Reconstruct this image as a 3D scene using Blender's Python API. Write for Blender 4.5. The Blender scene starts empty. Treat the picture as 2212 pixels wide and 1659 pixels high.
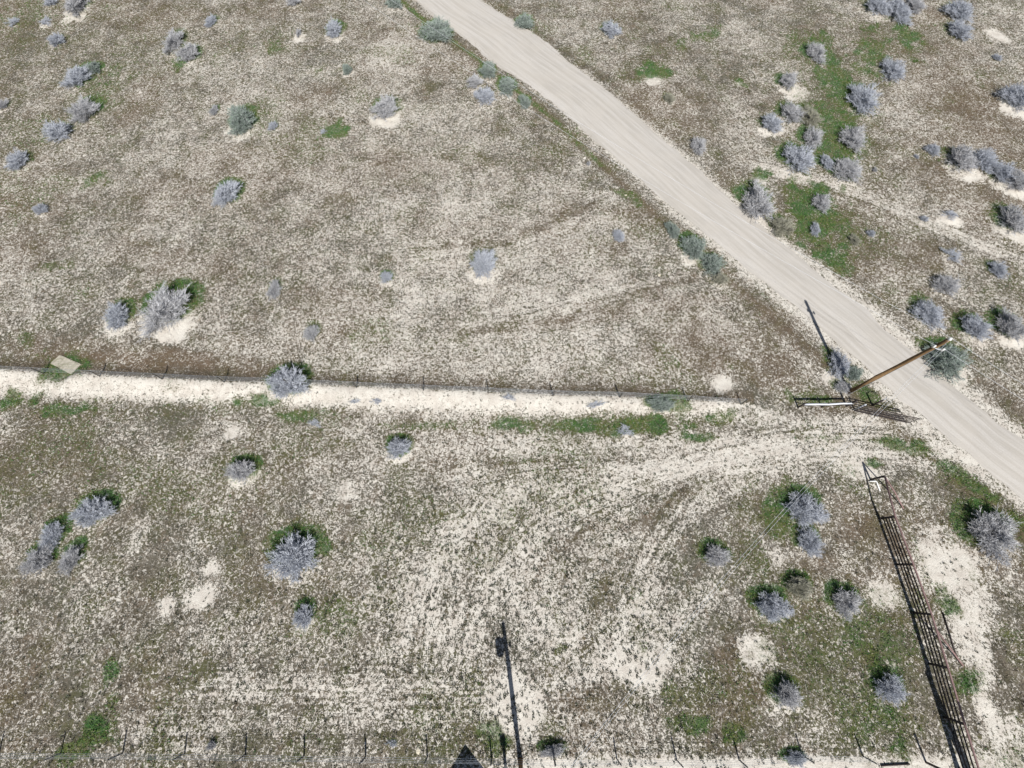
import bpy, math, random
import numpy as np
random.seed(7); rng = np.random.default_rng(7)
C = bpy.context.scene.collection
R = math.radians

# ------------------------------------------------------------------ camera
H = 36.0; F = 960.0; PITCH = 67.5; A = R(90 - PITCH)
cam_d = bpy.data.cameras.new('camera'); cam = bpy.data.objects.new('camera', cam_d); C.objects.link(cam)
cam.location = (0, 0, H); cam.rotation_euler = (A, 0, 0)
cam_d.sensor_width = 36; cam_d.lens = 36 * F / 2212; cam_d.clip_end = 8000; cam_d.clip_start = .1
bpy.context.scene.camera = cam
# ------------------------------------------------------------------ light
SUN_EL = 46.0; SHAD_AZ = -8.5          # shadows fall this way, degrees from +Y
w = bpy.data.worlds.new('World'); bpy.context.scene.world = w; w.use_nodes = True
nt = w.node_tree; bg = nt.nodes['Background']
sk = nt.nodes.new('ShaderNodeTexSky'); sk.sky_type = 'NISHITA'; sk.sun_disc = False
sk.sun_elevation = R(SUN_EL); sk.sun_rotation = R(180 + SHAD_AZ)
nt.links.new(sk.outputs[0], bg.inputs[0]); bg.inputs[1].default_value = .05
sd = bpy.data.lights.new('sun', 'SUN'); sd.energy = 4.9; sd.angle = R(.5); sd.color = (1, .98, .95)
so = bpy.data.objects.new('sun', sd); C.objects.link(so)
so.rotation_euler = (R(90 - SUN_EL), 0, R(-SHAD_AZ)); so.location = (10, -40, 40)
vs = bpy.context.scene.view_settings
vs.view_transform = 'Standard'; vs.look = 'None'; vs.gamma = 1; vs.exposure = .22; vs.use_curve_mapping = False

# ------------------------------------------------------------------ survey helpers: photo point -> ground point
def g(px, py, z=0.0):
    x = (px - 1106) / F; y = -(py - 829.5) / F
    d = (x, y * math.cos(A) + math.sin(A), y * math.sin(A) - math.cos(A))
    t = (z - H) / d[2]
    return np.array([d[0] * t, d[1] * t])
def mpp(px, py):
    a = g(px, py)
    return np.linalg.norm(g(px + 1, py) - a), np.linalg.norm(g(px, py + 1) - a)

class VN:                                   # tileable value noise for terrain and ground cover
    def __init__(s, n=256): s.n = n; s.t = rng.random((n, n))
    def __call__(s, x, y, f):
        x = np.asarray(x) * f; y = np.asarray(y) * f
        xi = np.floor(x).astype(int); yi = np.floor(y).astype(int)
        fx = x - xi; fy = y - yi; fx = fx * fx * (3 - 2 * fx); fy = fy * fy * (3 - 2 * fy)
        n = s.n; t = s.t
        return (t[xi % n, yi % n] * (1 - fx) * (1 - fy) + t[(xi + 1) % n, yi % n] * fx * (1 - fy)
                + t[xi % n, (yi + 1) % n] * (1 - fx) * fy + t[(xi + 1) % n, (yi + 1) % n] * fx * fy)
    def fbm(s, x, y, f, o=4):
        r = 0; a = 1; q = 0
        for k in range(o):
            r = r + a * s(np.asarray(x) + 13.7 * k, np.asarray(y) - 7.3 * k, f * 2 ** k); q += a; a *= .55
        return r / q
vn = VN()
def sstep(a, b, x):
    t = np.clip((x - a) / (b - a), 0, 1); return t * t * (3 - 2 * t)
def poly_dist(x, y, pts):
    """distance to a polyline and signed side (positive to the right of travel)"""
    best = np.full(np.shape(x), 1e9); side = np.zeros(np.shape(x))
    for (x0, y0), (x1, y1) in zip(pts[:-1], pts[1:]):
        dx, dy = x1 - x0, y1 - y0; L = dx * dx + dy * dy
        t = np.clip(((x - x0) * dx + (y - y0) * dy) / L, 0, 1)
        ex = x - x0 - t * dx; ey = y - y0 - t * dy; d = np.hypot(ex, ey)
        s = ((x - x0) * dy - (y - y0) * dx) / math.sqrt(L)
        m = d < best; best = np.where(m, d, best); side = np.where(m, s, side)
    return best, side

# ------------------------------------------------------------------ the plan of the place
RL = [(840,-60),(898,0),(931,33),(1012,89),(1063,137),(1117,168),(1193,221),(1256,277),(1312,328),(1363,369),(1424,425),(1465,458),(1516,499),(1575,547),(1630,598),(1686,636),(1732,673),(1780,716),(1852,777),(1913,835),(1954,871),(1997,899),(2046,945),(2081,972),(2132,1018),(2212,1080),(2420,1245)]
RR = [(944,-60),(1038,0),(1117,50),(1167,81),(1236,139),(1320,201),(1384,259),(1447,315),(1506,361),(1562,418),(1618,463),(1672,512),(1706,537),(1757,583),(1814,629),(1865,662),(1916,716),(1979,764),(2035,813),(2107,871),(2158,917),(2212,953),(2420,1110)]
def resample(pts, n):
    p = np.array(pts, float); s = np.concatenate([[0], np.cumsum(np.linalg.norm(np.diff(p, axis=0), axis=1))])
    t = np.linspace(0, s[-1], n)
    return np.stack([np.interp(t, s, p[:, 0]), np.interp(t, s, p[:, 1])], 1)
def gpts(l): return [tuple(g(*p)) for p in l]
def smooth(p, k=9):
    q = p.copy()
    for _ in range(k): q[1:-1] = (q[:-2] + 2 * q[1:-1] + q[2:]) / 4
    return q
NR = 420
rl = smooth(resample(gpts(RL), NR)); rr = smooth(resample(gpts(RR), NR))
def extend(p):
    a = p[0] + (p[0] - p[12]) * 40; b = p[-1] + (p[-1] - p[-12]) * 40
    return np.vstack([a + (p[0] - a) * np.linspace(0, 1, 40)[:-1, None], p, p[-1] + (b - p[-1]) * np.linspace(0, 1, 40)[1:, None]])
rl = extend(rl); rr = extend(rr)
rc = (rl + rr) / 2; rw = np.linalg.norm(rl - rr, axis=1) / 2
road_line = [tuple(p) for p in rc[::6]]; ROADW = float(np.median(rw[60:-60]))

FENCE_N = [(-60,800),(-30,803),(100,809),(223,816),(358,823),(490,829),(630,834),(773,840),(917,847),(1055,853),(1194,859),(1337,862),(1483,869),(1600,874),(1724,880)]
FENCE_S = [(-135,1625),(1,1625),(133,1626),(265,1627),(398,1628),(530,1630),(657,1632),(790,1634),(923,1635),(1062,1637),(1197,1640),(1332,1639),(1461,1641),(1596,1641),(1731,1630),(1865,1634)]
fence_n = gpts(FENCE_N)

# bush table: px, py, rx, ry (photo), kind, mound, green, label
BUSHES = [
(165,8,22,24,'g',1,.5,'large grey sagebrush cut by the top edge, leftmost big bush there, pale sand below'),
(107,3,12,8,'g',0,.3,'small faint sagebrush at the top edge left of the large cut bush'),
(100,47,12,10,'s',.6,0,'faint low sagebrush on a small pale mound near the top left corner'),
(28,46,14,10,'s',0,.2,'blurry low grey sagebrush nearest the top left corner'),
(120,85,15,13,'g',0,.5,'small grey sagebrush below the faint mound in the top left'),
(455,46,11,13,'g',0,.6,'small upright sagebrush with a green tuft on its right near the top left'),
(373,88,20,22,'g',0,.7,'feathery left half of the long slanting sagebrush pair in the upper left'),
(404,114,22,18,'g',.3,.8,'darker right half of the long slanting sagebrush pair in the upper left'),
(164,165,23,25,'g',0,.9,'round grey sagebrush directly above the leaning one, green grass on its right'),
(201,146,13,13,'v',0,.9,'small green-grey sagebrush touching green grass, right beside a larger round one'),
(176,236,27,29,'g',0,.8,'big grey sagebrush in the middle of a row of three in the upper left'),
(123,282,27,20,'g',0,.5,'wide grey sagebrush, lowest of the row of three in the upper left'),
(37,347,21,20,'g',.2,.5,'grey sagebrush standing alone near the left edge in the upper part'),
(4,226,10,10,'g',0,.5,'small sagebrush cut in half by the left edge'),
(461,238,9,12,'g',0,.8,'tiny dark sagebrush just left of a larger round green-grey bush'),
(520,258,28,29,'v',.5,.8,'large green-grey sagebrush with sand below, right of a tiny dark one'),
(486,417,27,28,'g',0,.9,'grey sagebrush with bright green grass behind, alone in left middle field'),
(633,3,14,10,'g',0,.2,'pale sagebrush cut by the top edge between left corner and road'),
(850,4,17,12,'v',0,.3,'blue-green sagebrush cut by the top edge just left of the road'),
(721,63,18,19,'g',.5,.8,'round sagebrush with green flanks and white sand at its lower right corner'),
(645,72,6,8,'g',.8,0,'tiny dark twig bush above a small white sand patch'),
(750,151,10,11,'v',.4,.4,'tiny pale sagebrush alone in the upper field, left of the road'),
(943,66,31,27,'v',0,.9,'big green-grey sagebrush against the left road edge near the top'),
(1054,152,17,17,'v',0,.9,'round blue-green sagebrush beside the road, topmost of a cluster of four'),
(1025,177,16,16,'g',0,.4,'pale grey sagebrush, leftmost of the roadside cluster of four'),
(1048,206,20,19,'g',0,.4,'pale grey sagebrush, lowest of the roadside cluster of four'),
(1096,186,18,19,'v',0,1,'green-grey sagebrush nearest the road in the cluster of four'),
(1134,219,12,15,'v',0,.9,'small thin sagebrush in the green roadside ditch below the cluster of four'),
(831,236,27,26,'g',.9,.7,'dense round sagebrush on a white sand lip, alone left of the road'),
(588,272,9,11,'g',0,.6,'tiny grey sagebrush right of the large green-grey bush with sand below'),
(697,284,7,7,'s',0,.4,'tiny faint bush beside a bright green grass patch'),
(1133,46,18,17,'v',0,1,'small green-grey sagebrush on the right road edge near the top'),
(1320,62,18,19,'g',0,.6,'single round sagebrush between the road and the top edge'),
(1447,212,11,12,'o',0,.5,'small straw-coloured bush below the green-rimmed bare mound'),
(1510,313,18,17,'g',0,.2,'grey sagebrush alone close to the right side of the road middle stretch'),
(1272,352,5,5,'g',0,.1,'tiny grey tuft just left of the road'),
(1898,12,23,19,'g',.5,.6,'left bush of the big joined clump cut by the top edge'),
(1944,22,24,26,'g',0,.3,'middle bush of the big joined clump cut by the top edge'),
(1978,10,19,20,'g',0,.2,'right bush of the big joined clump cut by the top edge'),
(2074,22,25,22,'g',0,.4,'upper one of two stacked sagebrush near the top right'),
(2076,64,23,20,'g',0,.5,'lower one of two stacked sagebrush near the top right'),
(1764,113,20,19,'g',0,1,'sagebrush at the upper end of the long green grass swale'),
(1703,176,18,18,'g',.9,.7,'sagebrush above a bright white sand patch on the left of the green swale'),
(1931,150,23,26,'g',0,.5,'sagebrush right of the green swale, above the largest one there'),
(1865,213,31,32,'g',.2,.9,'largest twiggy sagebrush on the right rim of the green swale'),
(1712,243,23,24,'g',0,.7,'grey sagebrush, top of the tight cluster left of the green swale'),
(1751,252,20,24,'o',0,.9,'pale straw-tinted bush between the swale and the tight grey cluster'),
(1668,267,22,20,'g',.7,.5,'leftmost sagebrush of the tight cluster left of the green swale'),
(1757,297,21,22,'g',0,.9,'lowest sagebrush of the tight cluster left of the green swale'),
(1844,297,28,27,'g',0,.9,'round sagebrush with a black shadow on its left, below the largest swale bush'),
(1728,342,30,32,'g',0,.9,'big sagebrush, left of the three at the lower end of the swale'),
(1787,350,14,16,'g',0,1,'small sagebrush between two big ones at the lower end of the swale'),
(1833,365,29,30,'g',.2,.9,'big sagebrush, right of the three at the lower end of the swale'),
(2015,324,13,13,'g',0,.2,'small sagebrush standing alone left of the wide two-lobed clump'),
(1979,339,4,5,'g',0,0,'tiny dark twig tuft beside the small lone bush on the right'),
(1890,367,5,5,'g',0,0,'tiny dark twig tuft right of the big swale bush'),
(2079,345,28,27,'g',.5,.5,'left lobe of the wide two-lobed sagebrush clump on the right'),
(2127,345,26,25,'g',.2,.3,'right lobe of the wide two-lobed sagebrush clump on the right'),
(2164,375,22,22,'g',.5,.6,'sagebrush just below right of the wide two-lobed clump'),
(2196,392,24,24,'g',.9,.2,'sagebrush at right edge with white sand under it, below the two-lobed clump'),
(2197,210,28,27,'g',.9,.2,'sagebrush cut by the right edge above a white sand patch, upper right'),
(2155,124,8,7,'g',0,.2,'tiny dark bush alone near the upper right edge'),
(1640,438,34,38,'g',.3,.8,'very large grey sagebrush against the right edge of the road'),
(1775,438,20,20,'g',0,1,'round sagebrush surrounded by bright green grass near the road'),
(1691,487,24,22,'o',0,.7,'olive straw-tinted bush at the road edge beside the green grass'),
(1762,494,11,15,'g',0,1,'small bent sagebrush on green grass below the round one'),
(1847,519,10,13,'o',0,.6,'small pale bush with a dark green shadow right of the green grass'),
(1882,504,8,8,'g',0,.3,'tiny faint bush right of the small pale one'),
(1998,472,9,6,'g',0,0,'tiny flat grey tuft left of the bush with a white crescent'),
(2053,466,16,12,'s',1,.1,'low dark bush above a bright white sand crescent on the right'),
(2191,476,28,30,'g',.9,.6,'dark grey sagebrush at the right edge over a white sand bank'),
(2058,552,18,19,'s',0,.3,'thin see-through sagebrush in the brown field on the right'),
(2158,583,17,18,'g',0,.6,'small sagebrush with green on its left near the right edge'),
(2047,614,26,25,'g',0,.3,'round pale sagebrush with a black shadow at its upper left'),
(2008,677,27,33,'g',0,.6,'tall oval sagebrush right of the road above the utility pole top'),
(2108,708,29,27,'g',.4,.8,'left one of two sagebrush by the right edge, level with the pole top'),
(2185,708,29,30,'g',.9,.8,'right one of two sagebrush by the right edge, white sand below'),
(2049,777,42,36,'v',.6,.8,'large green-grey sagebrush under the top of the utility pole'),
(1812,790,20,34,'g',.5,.6,'upright sagebrush in the shadow of the utility pole beside the road'),
(1843,806,19,17,'v',0,1,'small bright green bush right of the one in the pole shadow'),
(1822,836,17,16,'g',0,.6,'dark sagebrush right at the foot of the utility pole'),
(85,451,14,11,'g',.2,.4,'small low sagebrush near the left edge in the middle of the field'),
(254,684,25,31,'g',.6,.8,'oval sagebrush just left of the biggest bush in the left field'),
(356,668,48,48,'g',1,.9,'biggest sagebrush in the left field, on a white sand mound'),
(591,627,15,23,'g',0,.5,'narrow sagebrush right of the biggest bush in the left field'),
(834,599,13,14,'g',.4,.8,'small sagebrush with a green tuft at its upper right, mid field'),
(1044,570,28,31,'g',.6,.5,'pale fan-shaped sagebrush alone in the pale centre of the field'),
(672,719,16,21,'g',0,.6,'small upright sagebrush above the wire fence, left of centre'),
(622,830,40,36,'g',.2,1,'large sagebrush growing through the wire fence on the white bank'),
(1337,509,14,14,'g',0,.1,'small sagebrush in the open field left of the roadside row'),
(1454,496,14,18,'v',0,.3,'first and smallest bush of the roadside row left of the road'),
(1498,535,23,28,'v',.7,.9,'second bush of the roadside row, white sand on its left'),
(1540,570,23,23,'v',0,.7,'third and darkest bush of the roadside row left of the road'),
(1557,603,17,14,'o',0,.4,'straw-tinted bush at the lower end of the roadside row'),
(521,1018,29,27,'g',1,1,'sagebrush with green cap and white sand below, under the fence on the left'),
(196,1107,40,33,'g',.2,1,'spreading sagebrush with dark green behind, upper right of the left-edge trio'),
(108,1158,24,30,'g',0,1,'upper half of the tall double sagebrush near the left edge'),
(80,1210,31,32,'g',.1,.7,'lower half of the tall double sagebrush near the left edge'),
(150,1208,22,32,'g',0,.8,'small sagebrush right of the tall double one near the left edge'),
(861,970,25,24,'g',.6,1,'small sagebrush with black-green shadow just below the fence, left of centre'),
(635,1203,50,50,'g',.4,1,'largest twiggy sagebrush in the lower left centre, green around its top'),
(680,914,15,9,'s',0,.5,'thin low grey sticks beside the two-track below the fence'),
(816,868,13,8,'s',0,.2,'flat grey tuft on the white bank, left of centre'),
(768,868,11,7,'s',0,.1,'flat faint grey tuft on the white bank, next left from the other'),
(1100,862,14,8,'s',0,.1,'flat grey tuft on the white bank below the middle of the fence'),
(1427,876,28,16,'v',0,1,'low wide green-grey bush on the white bank near the fence, right of centre'),
(1286,876,20,9,'s',0,.3,'low grey tuft on the white bank, left of the wide green-grey bush'),
(1350,930,16,15,'s',0,.8,'thin grey twigs on the green strip below the fence'),
(1549,1202,27,28,'g',.1,1,'sagebrush with a black shadow cap, alone below the entrance track'),
(1742,1104,38,40,'g',0,1,'upper and larger of two joined sagebrush left of the pipe fence'),
(1752,1172,28,32,'g',0,.8,'lower and smaller of two joined sagebrush left of the pipe fence'),
(2148,1152,50,50,'g',.1,1,'large dark-topped sagebrush right of the pipe fence near the right edge'),
(455,1612,11,11,'g',0,.5,'small dark bush by the lower wire fence on the left'),
(656,1332,20,29,'g',1,1,'narrow sagebrush above white sand, lower left centre'),
(848,1606,14,10,'s',0,.5,'flat grey tuft by the lower wire fence left of the triangular shadow'),
(1195,1622,27,17,'g',.2,1,'low grey sagebrush by the lower wire fence right of the pole'),
(1672,1314,34,35,'g',.3,1,'left one of the three sagebrush in the lower right green area'),
(1729,1269,27,28,'o',0,1,'middle pale green bush of the three in the lower right green area'),
(1831,1302,31,31,'g',0,1,'right one of the three sagebrush in the lower right green area'),
(1701,1503,30,33,'g',.4,1,'sagebrush with dark pointed shadow near the bottom, left of its neighbour'),
(1926,1488,31,34,'g',.1,1,'bushy sagebrush near the bottom, closest to the pipe fence'),
(1719,1640,24,18,'g',.2,1,'pale sagebrush on the lower wire fence near the bottom edge'),
]
bushpos = []
for (px, py, rx, ry, k, mo, gr, lab) in BUSHES:
    mx, my = mpp(px, py)
    sx = rx * mx * 1.12; sy = ry * my * 1.03
    h = float(np.clip(.62 * min(sx, sy) + .12, .15, 1.25)) * (.6 if k == 's' else 1)
    p = g(px, py, h * .5)
    bushpos.append((p[0], p[1], sx, sy, h))

def gz(x, y):
    x = np.asarray(x, float); y = np.asarray(y, float)
    z = .22 * (vn.fbm(x, y, .09, 3) - .5) + .10 * (vn.fbm(x + 40, y + 90, .7, 3) - .5)
    for (bx, by, sx, sy, h), b in zip(bushpos, BUSHES):
        s = max(sx, .4)
        m = (np.abs(x - bx) < 3 * s) & (np.abs(y - by) < 3 * s)
        if np.any(m):
            d2 = ((x - bx) / (1.05 * s)) ** 2 + ((y - by) / (1.05 * max(sy, .4))) ** 2
            z = z + np.where(m, (.10 + .16 * b[5]) * min(1, s) * np.exp(-d2 * 1.1), 0)
    d, s = poly_dist(x, y, fence_n)
    dd = np.where(s > 0, s, s)             # positive is south of the fence (travel to +x)
    z = z + np.where(x < 19, 1, 0) * .34 * np.where(dd > 0, np.exp(-(dd / 1.25) ** 2), np.exp(-(dd / .6) ** 2)) * (.75 + .5 * vn.fbm(x, y, .4, 2))
    rd, _ = poly_dist(x, y, road_line)
    k = sstep(ROADW + .15, ROADW + 1.6, rd)
    sc_ = g(142, 788); k = k * sstep(1.1, 2.1, np.hypot(x - sc_[0], y - sc_[1]))
    return z * k
def gz1(x, y): return float(gz(np.array([x]), np.array([y]))[0])

# ------------------------------------------------------------------ materials
def mat(name):
    m = bpy.data.materials.new(name); m.use_nodes = True
    n = m.node_tree.nodes; b = n['Principled BSDF']
    b.inputs['Roughness'].default_value = .9
    b.inputs['Specular IOR Level'].default_value = .2
    return m, n, m.node_tree.links, b
def N(n, t, **kw):
    o = n.new(t)
    for k, v in kw.items(): setattr(o, k, v)
    return o
def noise(n, l, vec, scale, detail=3, rough=.6, dist=0.0):
    o = N(n, 'ShaderNodeTexNoise'); o.inputs['Scale'].default_value = scale
    o.inputs['Detail'].default_value = detail; o.inputs['Roughness'].default_value = rough
    o.inputs['Distortion'].default_value = dist
    if vec is not None: l.new(vec, o.inputs['Vector'])
    return o.outputs['Fac']
def math_(n, l, op, a, b=None, c=None, clamp=False):
    o = N(n, 'ShaderNodeMath', operation=op); o.use_clamp = clamp
    for i, v in enumerate((a, b, c)):
        if v is None: continue
        if isinstance(v, (int, float)): o.inputs[i].default_value = v
        else: l.new(v, o.inputs[i])
    return o.outputs[0]
def mrange(n, l, v, a, b, c=0.0, d=1.0, smooth_=True):
    o = N(n, 'ShaderNodeMapRange'); o.interpolation_type = 'SMOOTHSTEP' if smooth_ else 'LINEAR'
    for i, q in enumerate((v, a, b, c, d)):
        if isinstance(q, (int, float)): o.inputs[i].default_value = q
        else: l.new(q, o.inputs[i])
    return o.outputs[0]
def mixc(n, l, f, a, b):
    o = N(n, 'ShaderNodeMix', data_type='RGBA')
    if isinstance(f, (int, float)): o.inputs[0].default_value = f
    else: l.new(f, o.inputs[0])
    for i, v in ((6, a), (7, b)):
        if isinstance(v, tuple): o.inputs[i].default_value = (*v, 1)
        else: l.new(v, o.inputs[i])
    return o.outputs[2]

SAND = (.69, .65, .575)
def ground_material():
    m, n, l, b = mat('dry_field')
    geo = N(n, 'ShaderNodeNewGeometry').outputs['Position']
    at = N(n, 'ShaderNodeAttribute', attribute_name='cover')
    sep = N(n, 'ShaderNodeSeparateColor'); l.new(at.outputs['Color'], sep.inputs[0])
    bare, green, brown = sep.outputs[0], sep.outputs[1], sep.outputs[2]
    fine = noise(n, l, geo, 4.6, 3, .70, 1.0)
    fine2 = noise(n, l, geo, 11, 2, .65, .6)
    mid = noise(n, l, geo, .55, 4, .6, .3)
    big = noise(n, l, geo, .11, 4, .6)
    # sand showing between the dry stems
    v = math_(n, l, 'ADD', math_(n, l, 'MULTIPLY', fine, .68), math_(n, l, 'MULTIPLY', fine2, .32))
    v = math_(n, l, 'ADD', math_(n, l, 'MULTIPLY', math_(n, l, 'SUBTRACT', v, .5), 3.3), .5)
    v = math_(n, l, 'ADD', v, math_(n, l, 'MULTIPLY', math_(n, l, 'SUBTRACT', mid, .5), .35))
    la = N(n, 'ShaderNodeAttribute', attribute_name='lane')
    ls = N(n, 'ShaderNodeSeparateXYZ'); l.new(la.outputs['Vector'], ls.inputs[0])
    lc = N(n, 'ShaderNodeCombineXYZ'); l.new(math_(n, l, 'MULTIPLY', ls.outputs[0], 3.2), lc.inputs[0]); l.new(math_(n, l, 'MULTIPLY', ls.outputs[1], .16), lc.inputs[1])
    sn = noise(n, l, lc.outputs[0], 1.0, 3, .6, .15)
    sn = math_(n, l, 'MULTIPLY', math_(n, l, 'MULTIPLY', math_(n, l, 'SUBTRACT', sn, .5), 1.15), ls.outputs[2])
    v = math_(n, l, 'ADD', v, sn)
    thr = math_(n, l, 'SUBTRACT', 1.0, bare)
    f = mrange(n, l, math_(n, l, 'SUBTRACT', v, thr), -.20, .20)
    # dead grass colours
    c1 = mixc(n, l, mrange(n, l, mid, .38, .62), (.084, .074, .054), (.164, .142, .110))
    c1 = mixc(n, l, mrange(n, l, big, .40, .62), c1, (.106, .100, .077))
    c1 = mixc(n, l, mrange(n, l, noise(n, l, geo, .45, 4, .65), .46, .62, 0, .85), c1, (.090, .090, .046))
    c1 = mixc(n, l, mrange(n, l, noise(n, l, geo, .8, 4, .65, .3), .52, .68, 0, .7), c1, (.172, .134, .098))
    c1 = mixc(n, l, math_(n, l, 'MULTIPLY', brown, .8), c1, (.145, .100, .066))
    s = mixc(n, l, mrange(n, l, noise(n, l, geo, 1.3, 4, .6), .35, .68), SAND, (.56, .51, .445))
    s = mixc(n, l, mrange(n, l, noise(n, l, geo, 14, 2, .6), .3, .75, 0, .35), s, (.40, .36, .31))
    col = mixc(n, l, f, c1, s)
    # living grass
    gv = math_(n, l, 'ADD', green, math_(n, l, 'MULTIPLY', math_(n, l, 'SUBTRACT', v, .5), -.62))
    gv = math_(n, l, 'ADD', gv, math_(n, l, 'MULTIPLY', math_(n, l, 'SUBTRACT', noise(n, l, geo, 1.1, 4, .65, .4), .5), .75))
    gf = mrange(n, l, gv, .14, .66, 0, .80)
    gc = mixc(n, l, mrange(n, l, noise(n, l, geo, .5, 3, .6), .38, .6), (.052, .135, .036), (.125, .140, .034))
    gc = mixc(n, l, mrange(n, l, fine2, .35, .7), gc, (.032, .082, .026))
    gc = mixc(n, l, mrange(n, l, green, .30, .68), (.100, .098, .040), gc)
    col = mixc(n, l, gf, col, gc)
    l.new(col, b.inputs['Base Color'])
    bp = N(n, 'ShaderNodeBump'); bp.inputs['Strength'].default_value = .75; bp.inputs['Distance'].default_value = .10
    hh = math_(n, l, 'SUBTRACT', math_(n, l, 'MULTIPLY', math_(n, l, 'ADD', fine2, fine), .5), math_(n, l, 'MULTIPLY', f, .45))
    l.new(hh, bp.inputs['Height']); l.new(bp.outputs[0], b.inputs['Normal'])
    b.inputs['Roughness'].default_value = 1; b.inputs['Specular IOR Level'].default_value = 0
    return m
def road_material():
    m, n, l, b = mat('gravel')
    uv = N(n, 'ShaderNodeUVMap', uv_map='lane').outputs[0]
    geo = N(n, 'ShaderNodeNewGeometry').outputs['Position']
    mp = N(n, 'ShaderNodeMapping'); l.new(uv, mp.inputs['Vector']); mp.inputs['Scale'].default_value = (2.2, .10, 1)
    st = noise(n, l, mp.outputs[0], 1.0, 5, .62, .25)
    mp2 = N(n, 'ShaderNodeMapping'); l.new(uv, mp2.inputs['Vector']); mp2.inputs['Scale'].default_value = (8, .5, 1)
    st2 = noise(n, l, mp2.outputs[0], 1.0, 3, .6, .3)
    c = mixc(n, l, mrange(n, l, st, .36, .62), (.445, .412, .365), (.55, .518, .475))
    c = mixc(n, l, mrange(n, l, st2, .35, .75, 0, .4), c, (.42, .39, .35))
    c = mixc(n, l, mrange(n, l, noise(n, l, geo, 9, 3, .7), .35, .75, 0, .35), c, (.37, .34, .30))
    c = mixc(n, l, mrange(n, l, noise(n, l, geo, .35, 3, .6), .4, .65, 0, .4), c, (.51, .47, .415))
    l.new(c, b.inputs['Base Color']); b.inputs['Roughness'].default_value = 1; b.inputs['Specular IOR Level'].default_value = 0
    bp = N(n, 'ShaderNodeBump'); bp.inputs['Strength'].default_value = .3; bp.inputs['Distance'].default_value = .04
    l.new(math_(n, l, 'ADD', st2, noise(n, l, geo, 9, 3, .7)), bp.inputs['Height']); l.new(bp.outputs[0], b.inputs['Normal'])
    return m
def island_material(name, cols, rough=.9, spread=(.0, 1.0)):
    m, n, l, b = mat(name)
    rnd = N(n, 'ShaderNodeNewGeometry').outputs['Random Per Island']
    r = N(n, 'ShaderNodeValToRGB'); l.new(rnd, r.inputs[0])
    e = r.color_ramp.elements
    e[0].color = (*cols[0], 1); e[1].color = (*cols[-1], 1)
    for i, c in enumerate(cols[1:-1]):
        q = e.new((i + 1) / (len(cols) - 1)); q.color = (*c, 1)
    l.new(r.outputs[0], b.inputs['Base Color']); b.inputs['Roughness'].default_value = rough
    return m
def grain_material(name, a, c, scale=6, stretch=(1, 1, 1), rough=.8, metal=0.0):
    m, n, l, b = mat(name)
    tc = N(n, 'ShaderNodeTexCoord').outputs['Object']
    mp = N(n, 'ShaderNodeMapping'); l.new(tc, mp.inputs['Vector']); mp.inputs['Scale'].default_value = stretch
    f = noise(n, l, mp.outputs[0], scale, 5, .65, .2)
    l.new(mixc(n, l, mrange(n, l, f, .32, .68), a, c), b.inputs['Base Color'])
    b.inputs['Roughness'].default_value = rough; b.inputs['Metallic'].default_value = metal
    bp = N(n, 'ShaderNodeBump'); bp.inputs['Strength'].default_value = .3; bp.inputs['Distance'].default_value = .01
    l.new(f, bp.inputs['Height']); l.new(bp.outputs[0], b.inputs['Normal'])
    return m
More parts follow.
